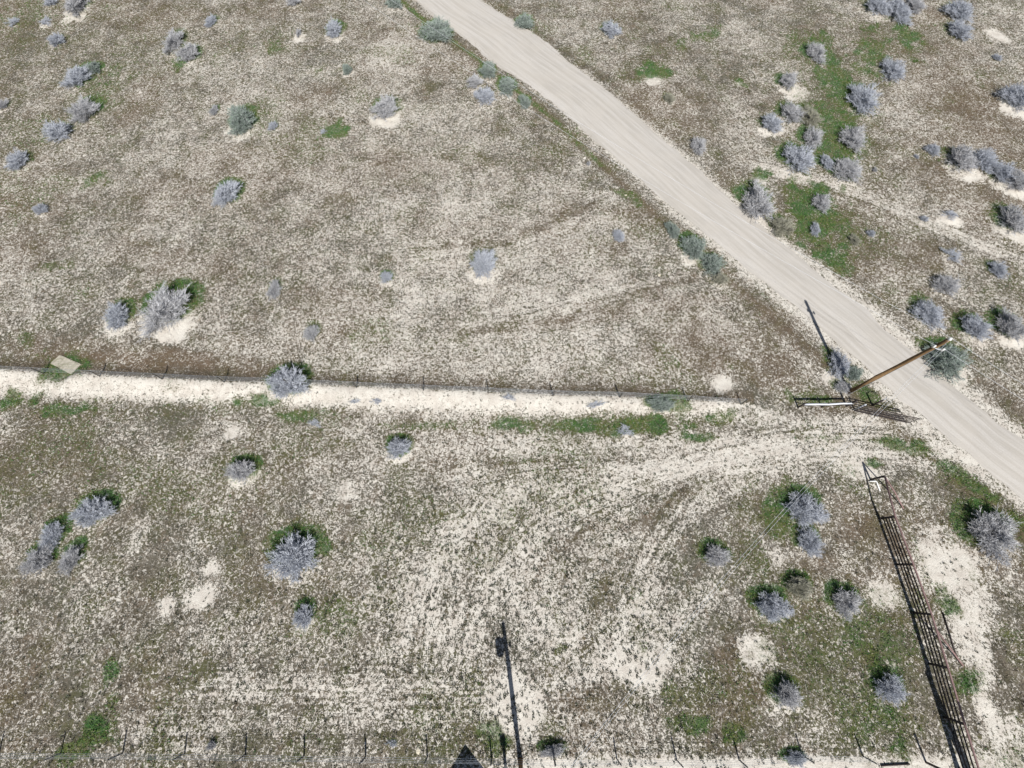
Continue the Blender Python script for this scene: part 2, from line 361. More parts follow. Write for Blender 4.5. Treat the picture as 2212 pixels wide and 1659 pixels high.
M = {
 'ground': ground_material(), 'road': road_material(),
 'twig': island_material('grey_twigs', [(.27,.28,.315), (.39,.41,.46), (.50,.525,.58), (.60,.62,.67)]),
 'leaf': island_material('grey_leaves', [(.34,.355,.38), (.46,.48,.51), (.56,.58,.60)]),
 'btwig': island_material('brown_grey_twigs', [(.29,.285,.29), (.42,.42,.435), (.53,.535,.555), (.62,.62,.64)]),
 'bleaf': island_material('brown_grey_leaves', [(.31,.30,.28), (.43,.42,.41), (.54,.53,.53)]),
 'vtwig': island_material('greenish_twigs', [(.20,.215,.20), (.31,.34,.32), (.42,.45,.43)]),
 'vleaf': island_material('sage_leaves', [(.15,.21,.15), (.25,.32,.26), (.38,.43,.40)]),
 'otwig': island_material('straw_twigs', [(.24,.22,.17), (.36,.34,.27), (.46,.44,.38)]),
 'oleaf': island_material('straw_leaves', [(.24,.25,.16), (.36,.37,.28), (.48,.47,.40)]),
 'grass': island_material('green_blades', [(.045,.120,.038), (.075,.195,.050), (.16,.215,.05)]),
 'straw': island_material('dry_blades', [(.10,.080,.055), (.17,.14,.10), (.27,.22,.16), (.52,.45,.36)]),
 'weed': island_material('dark_weed', [(.045,.050,.032), (.085,.078,.058), (.06,.085,.045)]),
 'steel': grain_material('rusty_pipe', (.20,.125,.115), (.30,.20,.19), 5, (1, 1, 1), .7),
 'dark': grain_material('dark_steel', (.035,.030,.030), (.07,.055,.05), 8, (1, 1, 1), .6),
 'wood': grain_material('brown_pole_wood', (.15,.09,.045), (.27,.175,.09), 7, (6, 6, .5), .85),
 'grey_wood': grain_material('weathered_rail', (.52,.53,.56), (.70,.72,.75), 5, (1, 5, 5), .8),
 'galv': grain_material('galvanised', (.42,.45,.48), (.60,.63,.66), 9, (1, 1, 1), .45, .3),
 'tpost': grain_material('post_steel', (.06,.065,.06), (.12,.11,.10), 9, (1, 1, 1), .7),
 'wire': grain_material('bright_wire', (.60,.62,.66), (.75,.77,.80), 20, (1, 1, 1), .4),
 'white': grain_material('white_glaze', (.74,.74,.72), (.82,.82,.80), 9, (1, 1, 1), .3),
 'slab': grain_material('old_concrete', (.31,.285,.215), (.50,.455,.375), 2.6, (1, 1, 1), .95),
 'wall': grain_material('shed_boards', (.30,.27,.23), (.42,.38,.33), 4, (8, 8, .5), .9),
 'roofing': grain_material('shed_roof', (.25,.26,.28), (.36,.37,.39), 3, (1, 6, 1), .6),
 'stone': grain_material('pale_stone', (.52,.47,.36), (.68,.62,.50), 5, (1, 1, 1), .95),
}

# ------------------------------------------------------------------ mesh helpers
class MB:
    def __init__(s): s.v = []; s.f = []
    def tube(s, pts, r, n=8, cap=True):
        """r: one radius or one per point"""
        pts = [np.array(p, float) for p in pts]; rs = r if hasattr(r, '__len__') else [r] * len(pts)
        base = len(s.v); up = np.array([0, 0, 1.0])
        for i, p in enumerate(pts):
            d = pts[min(i + 1, len(pts) - 1)] - pts[max(i - 1, 0)]; d = d / (np.linalg.norm(d) + 1e-9)
            a = np.cross(d, up)
            if np.linalg.norm(a) < 1e-3: a = np.array([1.0, 0, 0])
            a /= np.linalg.norm(a); b = np.cross(d, a)
            for k in range(n):
                t = 2 * math.pi * k / n
                s.v.append(tuple(p + rs[i] * (math.cos(t) * a + math.sin(t) * b)))
        for i in range(len(pts) - 1):
            for k in range(n):
                q = base + i * n; k2 = (k + 1) % n
                s.f.append((q + k, q + k2, q + n + k2, q + n + k))
        if cap:
            s.f.append(tuple(base + k for k in reversed(range(n))))
            s.f.append(tuple(base + (len(pts) - 1) * n + k for k in range(n)))
        return s
    def box(s, c, d, rz=0.0):
        b = len(s.v); ca, sa = math.cos(rz), math.sin(rz)
        for z in (-1, 1):
            for x, y in ((-1, -1), (1, -1), (1, 1), (-1, 1)):
                X, Y = x * d[0] / 2, y * d[1] / 2
                s.v.append((c[0] + X * ca - Y * sa, c[1] + X * sa + Y * ca, c[2] + z * d[2] / 2))
        s.f += [(b+3, b+2, b+1, b), (b+4, b+5, b+6, b+7)] + [(b+i, b+(i+1) % 4, b+4+(i+1) % 4, b+4+i) for i in range(4)]
        return s
    def build(s, name, m, parent=None, smooth=False):
        me = bpy.data.meshes.new(name); me.from_pydata(s.v, [], s.f); me.update()
        me.materials.append(m)
        if smooth: me.polygons.foreach_set('use_smooth', [True] * len(me.polygons))
        o = bpy.data.objects.new(name, me); C.objects.link(o)
        if parent: o.parent = parent
        return o
def tag(o, label=None, cat=None, group=None, kind=None):
    if label: o['label'] = label
    if cat: o['category'] = cat
    if group: o['group'] = group
    if kind: o['kind'] = kind
    return o
def empty(name, x, y, z, rz=0.0):
    o = bpy.data.objects.new(name, None); C.objects.link(o); o.location = (x, y, z); o.rotation_euler = (0, 0, rz)
    o.empty_display_size = .3
    return o
def array_mesh(name, v, tris, m):
    me = bpy.data.meshes.new(name); nv, nf = len(v), len(tris); k = tris.shape[1]
    me.vertices.add(nv); me.vertices.foreach_set('co', np.ascontiguousarray(v, np.float32).ravel())
    me.loops.add(nf * k); me.loops.foreach_set('vertex_index', np.ascontiguousarray(tris, np.int32).ravel())
    me.polygons.add(nf); me.polygons.foreach_set('loop_start', np.arange(0, nf * k, k, dtype=np.int32))
    me.update(calc_edges=True); me.validate(); me.materials.append(m)
    o = bpy.data.objects.new(name, me); C.objects.link(o)
    return o

# ------------------------------------------------------------------ ground cover maps (world metres)
def blob(x, y, px, py, rx, ry, ang=0.0, rag=.5):
    c = g(px, py); mx, my = mpp(px, py); a = R(ang)
    X = x - c[0]; Y = y - c[1]
    u = (X * math.cos(a) + Y * math.sin(a)) / (rx * mx); v = (-X * math.sin(a) + Y * math.cos(a)) / (ry * my)
    r = np.hypot(u, v) + rag * (vn.fbm(x + px, y + py, .9, 3) - .5) * 2.2
    return 1 - sstep(.3, 1.4, r)
def stroke(x, y, pts, wd, rag=.5):
    d, _ = poly_dist(x, y, gpts(pts))
    d = d / wd + rag * (vn.fbm(x + pts[0][0], y, .8, 3) - .5) * 2.0
    return 1 - sstep(.2, 1.5, d)
BARE = [(1100,1505,46,50,0,1),(1140,1525,36,44,0,1),(1090,1560,40,40,0,.8),  # px, py, rx, ry, angle, strength
(432,1292,29,28,0,1),(360,1306,20,22,0,.85),(458,1225,18,17,0,.9),(1385,1440,60,48,-35,1),(1440,1410,25,25,0,.6),(1635,1412,40,36,0,1),
(1915,1287,32,34,0,1),(1860,1018,44,24,-10,1),(2055,1225,70,66,0,1),(2088,1330,56,74,-10,.95),(2115,1420,28,60,-10,.75),(2130,1530,18,50,0,.8),
(2155,76,22,14,0,1),(1560,835,20,22,0,.9),(1413,172,22,12,0,1),(1596,182,8,6,0,.7),(645,82,14,9,0,1),(1642,392,16,16,0,.8),
(1115,1512,52,46,0,1),(1115,1570,60,28,0,.7),(2050,478,26,10,-10,1),(2195,500,30,14,0,1),(2200,408,26,12,0,1),(2192,236,24,10,0,1),
(2185,742,38,16,0,1),(2100,385,22,10,0,.9),(1800,815,26,16,0,.9),(2060,812,34,16,0,.8),(710,862,30,9,0,1),(1000,455,70,50,0,.35),
(1080,1115,36,14,-25,.85),(1110,1080,60,16,-22,.5),(1880,1060,30,20,0,.4),(500,935,18,16,0,.8),(745,1062,24,22,0,.6),(1670,1200,26,30,0,.5),
(1000,1400,60,70,0,.25),(940,1260,60,110,0,.3),(1180,1280,90,160,0,.35),(1330,1180,60,60,0,.4),(1900,300,50,30,0,.25),(1720,205,26,16,0,1),
(1660,125,85,80,0,.32),(1620,320,60,40,0,.3),(1250,70,60,40,0,.25),(850,120,60,40,30,.45),(640,660,180,90,0,.12),(1230,900,120,20,0,.3),(1700,380,45,14,-25,.6),(1780,395,60,10,-25,.6),
(200,1330,60,120,-20,.25),(300,1150,20,40,0,.5),(330,830,60,10,0,.6),(2180,1600,60,60,0,.6),(2110,1640,40,24,0,.8),(1985,1640,60,18,0,.7),
(1930,1440,16,22,0,.8),(1760,1560,30,30,0,.3),(1500,1440,40,24,0,.3),(1290,1430,40,40,0,.4),(410,1620,70,16,0,.4),(60,1600,60,60,0,.2),(1820,1180,30,40,0,.2)]
GREEN = [
(1790,140,40,60,0,.8),(1820,200,40,60,0,.85),(1790,270,60,60,0,.8),(1800,330,60,40,0,.85),(1955,78,30,36,0,.9),(1785,80,18,22,0,.7),(1870,340,30,30,0,.4),
(1760,430,50,50,0,.95),(1770,500,50,50,0,.95),(1800,560,40,26,-30,.85),(1830,510,26,26,0,.7),(1720,440,20,30,0,.8),
(1530,74,40,14,10,.7),(1475,98,16,14,0,.6),(730,281,24,20,0,.95),(592,100,30,18,0,.6),(205,388,26,18,0,.75),(120,575,36,16,0,.55),(395,132,18,16,0,.8),
(230,190,50,60,0,.55),(570,250,40,40,0,.5),(690,150,14,10,0,.5),(1413,156,34,18,0,.95),(1385,160,26,14,0,.6),(1597,176,18,12,0,.8),(1643,380,20,12,0,.9),
(30,868,50,20,0,.9),(140,885,60,14,0,.8),(200,868,30,14,0,.4),(545,868,40,14,0,.85),(640,900,50,14,0,.75),(690,895,40,10,0,.6),(1455,862,40,24,0,.8),(1300,905,40,12,0,.5),
(1120,915,90,16,0,.75),(1260,920,90,16,0,.8),(1400,920,90,20,0,.95),(1510,945,40,12,0,.8),(960,920,60,12,0,.6),(840,920,50,10,0,.5),(1560,905,40,16,0,.7),
(210,1590,46,40,0,1),(150,1630,40,24,0,.8),(235,1450,16,26,0,.9),(240,1510,14,20,0,.6),(120,1520,30,30,0,.25),(520,1300,50,60,0,.3),(740,1330,30,40,0,.6),(700,1330,30,30,0,.6),
(1490,1560,50,26,0,.75),(1590,1590,36,26,0,.8),(1440,1490,20,36,0,.6),(1500,1500,60,50,0,.4),(1680,1100,36,60,-20,.75),(1640,1240,40,60,0,.5),(1620,1170,40,50,0,.5),
(1760,1400,120,90,0,.55),(1860,1350,70,60,0,.65),(1900,1420,70,60,0,.65),(1820,1500,100,60,0,.6),(1900,1560,80,40,0,.7),(1720,1350,60,40,0,.6),(1840,1600,60,30,0,.5),(1950,1610,30,30,0,.7),
(2050,1320,30,26,-40,.85),(2035,1270,16,16,0,.7),(2080,1460,30,30,0,.8),(2120,1470,20,30,0,.6),(2180,1370,24,24,0,.6),
(2090,1030,50,22,-35,.8),(2140,1060,50,26,-40,.8),(2190,1120,30,40,0,.8),(2050,1040,30,20,0,.5),(1935,960,50,16,-5,.95),(1970,975,30,12,0,.8),(1885,1000,16,10,0,.8),(1770,945,36,10,0,.7),
(1745,860,60,18,0,.7),(1880,850,40,24,-30,.7),(1070,1590,40,26,0,.75),(1190,1580,26,30,0,.5),(1080,1610,24,24,0,.9),(142,789,46,34,0,.9),(58,738,18,22,0,.55),
(410,630,40,20,0,.9),(420,655,30,14,0,.7),(1385,960,10,8,0,.4),(1575,790,14,10,0,.5),(1445,785,18,12,0,.6),(375,840,20,12,0,.4),(1350,440,20,14,0,.3),(1360,425,30,10,-40,.7),
(2050,1130,20,40,0,.4),(1980,1190,14,60,0,.5),(1210,1400,14,14,0,.6),(1390,1390,10,14,0,.6),(960,1620,40,20,0,.5),(850,1600,50,24,0,.35),(560,1610,50,26,0,.35),(1980,30,30,20,0,.2),(45,40,60,30,0,.5),(75,5,40,30,0,.5)]
GREEN += [(300,120,220,100,0,.32),(60,60,140,80,0,.36),(1885,115,46,56,-20,.75),(1725,95,46,36,0,.6),(1840,310,40,30,0,.6),(1700,540,40,30,-35,.6),(1880,520,50,40,0,.45),(1790,210,100,150,0,.42),(1770,490,80,90,0,.5),(1900,85,70,50,0,.4),(1800,1450,190,170,0,.42),(200,190,90,110,0,.3),(1300,915,280,24,1,.45),(400,885,300,22,1,.4),(640,1240,110,110,0,.3)]
BROWN = [(330,780,260,26,-2,.9),(150,760,160,30,0,.6),(560,800,90,20,0,.7),(2080,250,170,170,0,.7),(2100,430,100,80,0,.6),(1650,790,120,60,-30,.6),(1430,660,180,16,8,.6),(1270,690,220,14,8,.5),
(1240,520,200,24,-15,.5),(1130,40,60,40,0,.3),(300,220,50,60,0,.6),(1470,210,60,120,0,.25),(1900,90,60,40,0,.4),(1840,430,160,60,0,.3),(1900,580,120,50,-20,.5),(1810,870,90,24,0,.6),(1600,1480,60,90,0,.7),(1560,1560,80,70,0,.4),
(1280,1500,50,60,0,.4),(1850,1130,60,60,0,.6),(1800,1230,100,50,0,.4),(1730,1290,60,60,0,.3),(330,1480,60,70,0,.3),(100,1000,160,60,0,.3),(700,1000,140,60,0,.3),(540,1100,100,90,0,.25),(1000,500,120,60,10,.3),(1360,480,60,60,-45,.5),
(560,1240,90,110,0,.3),(780,60,60,40,0,.3),(340,40,80,40,0,.5),(600,25,120,30,0,.3),(880,160,80,60,0,.2),(1700,700,70,50,-40,.5),(1690,580,60,30,-40,.5),(2000,560,80,60,0,.5)]
def cover(x, y):
    mac = vn.fbm(x, y, .06, 4); mid = vn.fbm(x + 31, y + 77, .33, 4)
    bare = .445 - .05 * (1 - sstep(-22, -8, x)) * (1 - sstep(10, 16, y)) + .22 * (mac - .5) + .30 * (mid - .5)
    # worn ground of the turning area, south of the fence
    c = g(1150, 1250); bare = bare + .05 * (1 - sstep(6, 17, np.hypot((x - c[0]), (y - c[1]) * 1.1)))
    c = g(1000, 560); bare = bare + .10 * (1 - sstep(6, 26, np.hypot(x - c[0], y - c[1])))
    green = (vn.fbm(x + 9, y + 3, .22, 4) - .50) * 1.5 + .10 * (1 - sstep(4, 16, y)); green = np.clip(green, 0, .36)
    brown = np.clip((vn.fbm(x + 55, y - 20, .10, 3) - .52) * 2.5, 0, .6)
    def up(b, m, s): return b + (.55 + .55 * s - b) * m * np.minimum(1, s * 1.1) * (b < .55 + .55 * s)
    for p in BARE: bare = up(bare, blob(x, y, *p[:5]), p[5])
    # the white bank along the fence, wide in the west
    bare = bare - .10 * sstep(.55, .68, vn.fbm(x - 15, y + 60, .5, 3)) 
    d, s = poly_dist(x, y, fence_n)
    wob = .55 * (vn.fbm(x, y, .6, 3) - .5)
    wdt = np.interp(x, [-50, -30, -10, 5, 16, 20], [2.3, 1.85, 1.6, 1.4, .9, .2])
    bank = sstep(-.25, .12, s) * (1 - sstep(wdt * .55, wdt * 1.4, s + wob * 1.5)) * (x < 21)
    bare = up(bare, bank, .72)
    green = green * (1 - bank); 
    north = sstep(-2.2, -.6, s) * (1 - sstep(-.35, 0, s)) * (x < 21)
    bare = bare - .22 * north; brown = np.maximum(brown, .5 * north)
    # pale ground along the lower fence
    c = g(1100, 1650)[1]; e = g(1700, 1630)[1]
    low = (1 - sstep(c - .1, c + .55, y + .5 * (vn.fbm(x, y, .7, 3) - .5))) * sstep(-2, 3, x)
    bare = up(bare, low, .9)
    # entrance track and its fan of tyre marks
    for pts, wd, st in (
        ([(2120,985),(1990,968),(1850,955),(1700,965),(1560,985),(1450,1010),(1330,1040)], 1.0, .62),
        ([(2080,1010),(1990,1000),(1900,985),(1760,990),(1660,1010),(1560,1060),(1480,1120),(1420,1200),(1380,1300),(1330,1400)], .9, .45),
        ([(1990,920),(1850,915),(1700,912),(1560,890),(1450,885)], .8, .5),
        ([(1700,965),(1500,955),(1350,965),(1200,960),(1080,960)], 1.0, .45),
        ([(1330,1040),(1230,1080),(1150,1150),(1080,1260),(1010,1400)], 1.3, .35),
        ([(1420,1010),(1280,1040),(1120,1050),(1030,1120),(900,1260),(870,1400)], .7, .45),
        ([(1530,1280),(1450,1340),(1330,1420),(1200,1470)], .8, .45),
        ([(1400,1300),(1340,1380),(1260,1440)], 1.2, .4),
        ([(420,1500),(600,1500),(760,1510),(1000,1500),(1090,1490)], .7, .35),
        ([(300,1580),(600,1560),(800,1560),(1080,1540)], .6, .35),
        ([(1632,361),(1740,385),(1838,413),(1980,470),(2230,575)], .8, .5),
        ([(1113,1070),(1002,1147),(925,1258),(925,1330)], .9, .5), ([(1390,1310),(1210,1370),(1113,1300)], .8, .45), ([(1600,1000),(1450,1020),(1280,1010),(1140,1018)], .6, .5),
        ([(1480,1035),(1330,1065),(1200,1110),(1120,1190)], .5, .45), ([(1060,1180),(1050,1300),(1000,1420)], .8, .4), ([(1290,1090),(1190,1190),(1150,1300)], .6, .35), ([(440,1470),(700,1480),(1000,1475)], .35, .4),
        ([(1700,20),(1560,60),(1480,90)], 1.2, .2)):
        bare = up(bare, stroke(x, y, pts, wd), st)
    for pts in ([(1060,1000),(1250,1010),(1400,1040)], [(1240,660),(1350,640),(1500,600)], [(1000,720),(1200,690),(1420,640)], [(900,540),(1100,520),(1290,440)], [(1290,1130),(1210,1180),(1130,1290)], [(1340,1200),(1290,1290),(1270,1400)], [(1480,1060),(1420,1110),(1350,1150)]):
        bare = bare - .13 * stroke(x, y, pts, .45, .5); brown = np.maximum(brown, .3 * stroke(x, y, pts, .6))
    for p in BROWN:
        m = blob(x, y, *p[:5]) * p[5]; brown = np.maximum(brown, m); bare = bare - .10 * m
    for p in GREEN:
        m = blob(x, y, p[0], p[1], p[2] * 1.22, p[3] * 1.22, p[4], .8) * p[5]; green = np.maximum(green, m * .80); bare = bare - .06 * m
    # bushes: shade grass behind them, open sand on the sunny side of their mounds
    for (bx, by, sx, sy, h), b in zip(bushpos, BUSHES):
        q = (np.abs(x - bx) < 5) & (np.abs(y - by) < 5)
        if not q.any(): continue
        X = x[q] - bx; Y = y[q] - by; rg = .35 * (vn.fbm(x[q] + bx, y[q], 1.3, 3) - .5)
        if b[5]:
            r = np.hypot(X / (sx * 1.04), (Y + .40 * sy) / (sy * .80)) + rg * 2.4
            bare[q] = up(bare[q], 1 - sstep(.75, 1.15, r), min(1, .2 + .75 * b[5]))
        else:
            r = np.hypot(X / (sx * 1.0), (Y + .25 * sy) / (sy * 1.0)) + rg
            bare[q] = up(bare[q], 1 - sstep(.7, 1.2, r), .25)
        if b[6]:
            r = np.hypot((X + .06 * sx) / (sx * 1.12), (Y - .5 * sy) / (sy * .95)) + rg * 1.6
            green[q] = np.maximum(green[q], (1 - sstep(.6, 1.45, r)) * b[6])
    # verges
    d, s = poly_dist(x, y, road_line)
    vg = 1 - sstep(ROADW - .1, ROADW + .7, d + .9 * (vn.fbm(x, y, 1.1, 3) - .5))
    bare = up(bare, vg, .55); green = green * (1 - .6 * vg)
    ditch = np.exp(-((d - ROADW - 1.9) / .55) ** 2) * (s > 0) 
    yy = sstep(37, 43, y)
    green = np.maximum(green, ditch * yy * .62 * (.5 + vn.fbm(x, y, .5, 3))); brown = np.maximum(brown, ditch * .6)
    bare = bare - .2 * ditch - .12 * np.exp(-((d - ROADW - 1.5) / .5) ** 2) * (s < 0)
    bare = np.clip(bare, 0, 1.12); inside = d < ROADW - .2
    return bare, np.clip(green, 0, 1), np.clip(brown, 0, 1), inside

TRACKS = [([(2130,985),(1990,966),(1850,953),(1700,963),(1560,985),(1450,1012),(1330,1050),(1200,1105),(1090,1190),(1020,1310),(990,1450)], 2.2, 1),
 ([(1480,1100),(1420,1190),(1385,1290),(1330,1390),(1230,1460)], 2.0, 1), ([(1420,990),(1280,1000),(1120,1010),(980,1040)], 1.6, .8),
 ([(380,1500),(700,1500),(1000,1500),(1250,1490)], 2.0, .9), ([(1030,1100),(940,1230),(915,1400)], 1.6, .9),
 ([(1632,361),(1740,385),(1838,413),(1980,470),(2230,575)], 1.6, .8), ([(2010,1150),(2060,1250),(2100,1400),(2140,1560)], 2.0, .7),
 ([(1420,60),(1500,160),(1600,300)], 2.2, .5), ([(860,680),(1100,700),(1350,640),(1560,590)], 2.8, .5), ([(880,540),(1100,520),(1300,440)], 2.2, .6)]
def lanes(x, y):
    best = np.full(x.shape, 1e9); D = np.zeros(x.shape); S = np.zeros(x.shape); Mk = np.zeros(x.shape)
    for k, (pts, wd, st) in enumerate(TRACKS):
        p = smooth(resample(gpts(pts), 40), 12); al = 0.0
        for a, b in zip(p[:-1], p[1:]):
            dx, dy = b - a; L = math.hypot(dx, dy)
            q = (np.abs(x - a[0]) < 6) & (np.abs(y - a[1]) < 6)
            X = x[q] - a[0]; Y = y[q] - a[1]
            t = np.clip((X * dx + Y * dy) / (L * L), 0, 1); d = np.hypot(X - t * dx, Y - t * dy)
            sd_ = (X * dy - Y * dx) / L; m = d < best[q]
            best[q] = np.where(m, d, best[q]); D[q] = np.where(m, sd_ + 17 * k, D[q]); S[q] = np.where(m, al + t * L, S[q])
            Mk[q] = np.where(m, st * (1 - sstep(wd * .5, wd * 1.1, d)), Mk[q]); al += L
    return np.stack([D, S, Mk], 1)
GRID = {}
def look(k, x, y):
    u = np.clip((x - GRID['x0']) / GRID['st'], 0, GRID['nx'] - 1.001); v = np.clip((y - GRID['y0']) / GRID['st'], 0, GRID['ny'] - 1.001)
    i = u.astype(int); j = v.astype(int); a = u - i; c = v - j; t = GRID[k]
    return t[j, i] * (1 - a) * (1 - c) + t[j, i + 1] * a * (1 - c) + t[j + 1, i] * (1 - a) * c + t[j + 1, i + 1] * a * c
def build_ground():
    def axis(a, b, st, far):
        core = np.arange(a, b + st / 2, st); o = []; d = st
        p = core[-1]; hi = []
        while p < far: d *= 1.45; p += d; hi.append(p)
        p = core[0]; d = st; lo = []
        while p > -far: d *= 1.45; p -= d; lo.append(p)
        return np.array(lo[::-1] + list(core) + hi)
    xs = axis(-73, 73, .23, 3500); ys = axis(-15, 75, .23, 3500)
    X, Y = np.meshgrid(xs, ys); x = X.ravel(); y = Y.ravel()
    z = gz(x, y); fade = 1 - sstep(90, 200, np.hypot(x, y)); z = z * fade
    nx, ny = len(xs), len(ys)
    i = np.arange((nx) * (ny)).reshape(ny, nx)
    q = np.stack([i[:-1, :-1], i[:-1, 1:], i[1:, 1:], i[1:, :-1]], -1).reshape(-1, 4)
    o = array_mesh('ground', np.stack([x, y, z], 1), q, M['ground'])
    b, gr, br, ins = cover(x, y)
    col = np.stack([b, gr, br, np.ones_like(b)], 1).astype(np.float32)
    at = o.data.attributes.new('cover', 'FLOAT_COLOR', 'POINT'); at.data.foreach_set('color', col.ravel())
    o.data.polygons.foreach_set('use_smooth', np.ones(len(q), bool))
    at = o.data.attributes.new('lane', 'FLOAT_VECTOR', 'POINT'); at.data.foreach_set('vector', lanes(x, y).astype(np.float32).ravel())
    cx = (xs > -73.1) & (xs < 73.1); cy = (ys > -15.1) & (ys < 75.1)
    sub = np.ix_(cy, cx); GRID.update(x0=xs[cx][0], y0=ys[cy][0], st=.23, nx=cx.sum(), ny=cy.sum())
    for nm, a in (('z', z), ('b', b), ('g', gr), ('r', br), ('i', ins.astype(float))): GRID[nm] = a.reshape(ny, nx)[sub]
    tag(o, 'dry sandy rangeland speckled with dead grass and pale bare soil', 'ground', kind='structure')
build_ground()

def build_road():
    n = len(rl); K = 15
    tang = np.gradient(rc, axis=0); tang /= np.linalg.norm(tang, axis=1)[:, None]
    s = np.concatenate([[0], np.cumsum(np.linalg.norm(np.diff(rc, axis=0), axis=1))])
    V = []; UV = []
    for i in range(n):
        jl = .5 * (vn.fbm(rl[i, 0], rl[i, 1], .9, 3) - .5); jr = .5 * (vn.fbm(rr[i, 0], rr[i, 1], .9, 3) - .5)
        for k in range(K):
            c = k / (K - 1) * 2 - 1; hw = rw[i] * (1 + 0) + (jl if c < 0 else jr)
            nrm = (rr[i] - rl[i]) / (2 * rw[i])
            p = rc[i] + nrm * c * hw
            rut = .02 * (math.cos(c * 9) - 1)
            V.append((p[0], p[1], .014 + .13 * (1 - c * c) + rut * (1 - abs(c)) * .5)); UV.append((c * hw, s[i]))
    V = np.array(V); UV = np.array(UV)
    i = np.arange(n * K).reshape(n, K)
    q = np.stack([i[:-1, :-1], i[:-1, 1:], i[1:, 1:], i[1:, :-1]], -1).reshape(-1, 4)
    q = q[:, ::-1]
    o = array_mesh('road', V, q, M['road'])
    uv = o.data.uv_layers.new(name='lane'); li = np.empty(len(o.data.loops), np.int32); o.data.loops.foreach_get('vertex_index', li)
    uv.data.foreach_set('uv', UV[li].astype(np.float32).ravel())
    o.data.polygons.foreach_set('use_smooth', np.ones(len(q), bool))
    me = o.data
    if me.polygons[100].normal.z < 0: me.flip_normals()
    tag(o, 'pale graded gravel road running diagonally across the field', 'road', kind='structure')
build_road()

# ------------------------------------------------------------------ grass
def tufts(name, m, n, pick, hmin, hmax, blades, wd, label, cat, spread=.07):
    xs = []; ys = []; tot = 0
    while tot < n:
        k = 200000
        # uniform over the photo's footprint (a wedge in front of the camera, with a margin)
        y = rng.uniform(-14, 74, k); x = rng.uniform(-1, 1, k) * (34 + (y + 14) * .46)
        b, gr, br, ins = (look(q, x, y) for q in 'bgri')
        ok = (rng.random(k) < pick(b, gr, br)) & (ins < .02)
        xs.append(x[ok]); ys.append(y[ok]); tot += int(ok.sum())
    x = np.concatenate(xs)[:n]; y = np.concatenate(ys)[:n]; z = look('z', x, y)
    B = blades; ang = rng.uniform(0, 2 * math.pi, (n, B)); h = rng.uniform(hmin, hmax, (n, B)) * rng.uniform(.7, 1.2, (n, 1))
    lean = rng.uniform(.2, .95, (n, B)) * h
    bx = x[:, None] + rng.normal(0, spread, (n, B)); by = y[:, None] + rng.normal(0, spread, (n, B))
    wx = -np.sin(ang) * wd; wy = np.cos(ang) * wd
    v = np.empty((n, B, 3, 3)); zz = z[:, None]
    v[:, :, 0] = np.stack([bx + wx, by + wy, np.broadcast_to(zz - .01, bx.shape)], -1)
    v[:, :, 1] = np.stack([bx - wx, by - wy, np.broadcast_to(zz - .01, bx.shape)], -1)
    v[:, :, 2] = np.stack([bx + np.cos(ang) * lean, by + np.sin(ang) * lean, zz + h], -1)
    o = array_mesh(name, v.reshape(-1, 3), np.arange(n * B * 3).reshape(-1, 3), m)
    tag(o, label, cat, kind='stuff')
tufts('green_grass', M['grass'], 34000, lambda b, gr, br: np.clip((gr - .2) * 1.1, 0, 1) ** 1.5, .05, .17, 4, .022,
      'short green spring grass in the swale, along the ditch and behind the bushes', 'grass')
tufts('dry_grass', M['straw'], 110000, lambda b, gr, br: np.clip(.95 - b, .03, 1), .04, .14, 4, .022,
      'short dead brown and straw-coloured grass over the whole field', 'grass')

def worn(x, y):
    c = g(1150, 1380); e = g(500, 1450)
    k = 1 - sstep(7, 19, np.hypot(x - c[0], y - c[1])); k = np.maximum(k, .55 * (1 - sstep(6, 24, np.hypot(x - e[0], (y - e[1]) * 1.6))))
    return np.maximum(k, .12)
def dots():
    n = 9000; x = rng.uniform(-45, 38, 90000); y = rng.uniform(-13, 14, 90000)
    b, ins = look('b', x, y), look('i', x, y)
    ok = (rng.random(90000) < worn(x, y) * np.clip(b * 1.1, 0, .8) * .28) & (ins < .02); x = x[ok]; y = y[ok]; n = len(x); z = look('z', x, y)
    B = 9; a = rng.uniform(0, 6.28, (n, B)); rad = rng.uniform(.05, .13, (n, 1)); h = rad * rng.uniform(.5, 1.3, (n, B))
    v = np.empty((n, B, 3, 3)); zz = np.broadcast_to(z[:, None], a.shape); X = x[:, None] + np.cos(a) * rad * .25; Y = y[:, None] + np.sin(a) * rad * .25
    v[:, :, 0] = np.stack([X - np.sin(a) * .03, Y + np.cos(a) * .03, zz - .01], -1)
    v[:, :, 1] = np.stack([X + np.sin(a) * .03, Y - np.cos(a) * .03, zz - .01], -1)
    v[:, :, 2] = np.stack([X + np.cos(a) * rad, Y + np.sin(a) * rad, zz + h], -1)
    o = array_mesh('weeds', v.reshape(-1, 3), np.arange(n * B * 3).reshape(-1, 3), M['weed'])
    tag(o, 'small round dark weeds dotted over the worn pale ground', 'weeds', kind='stuff')
dots()

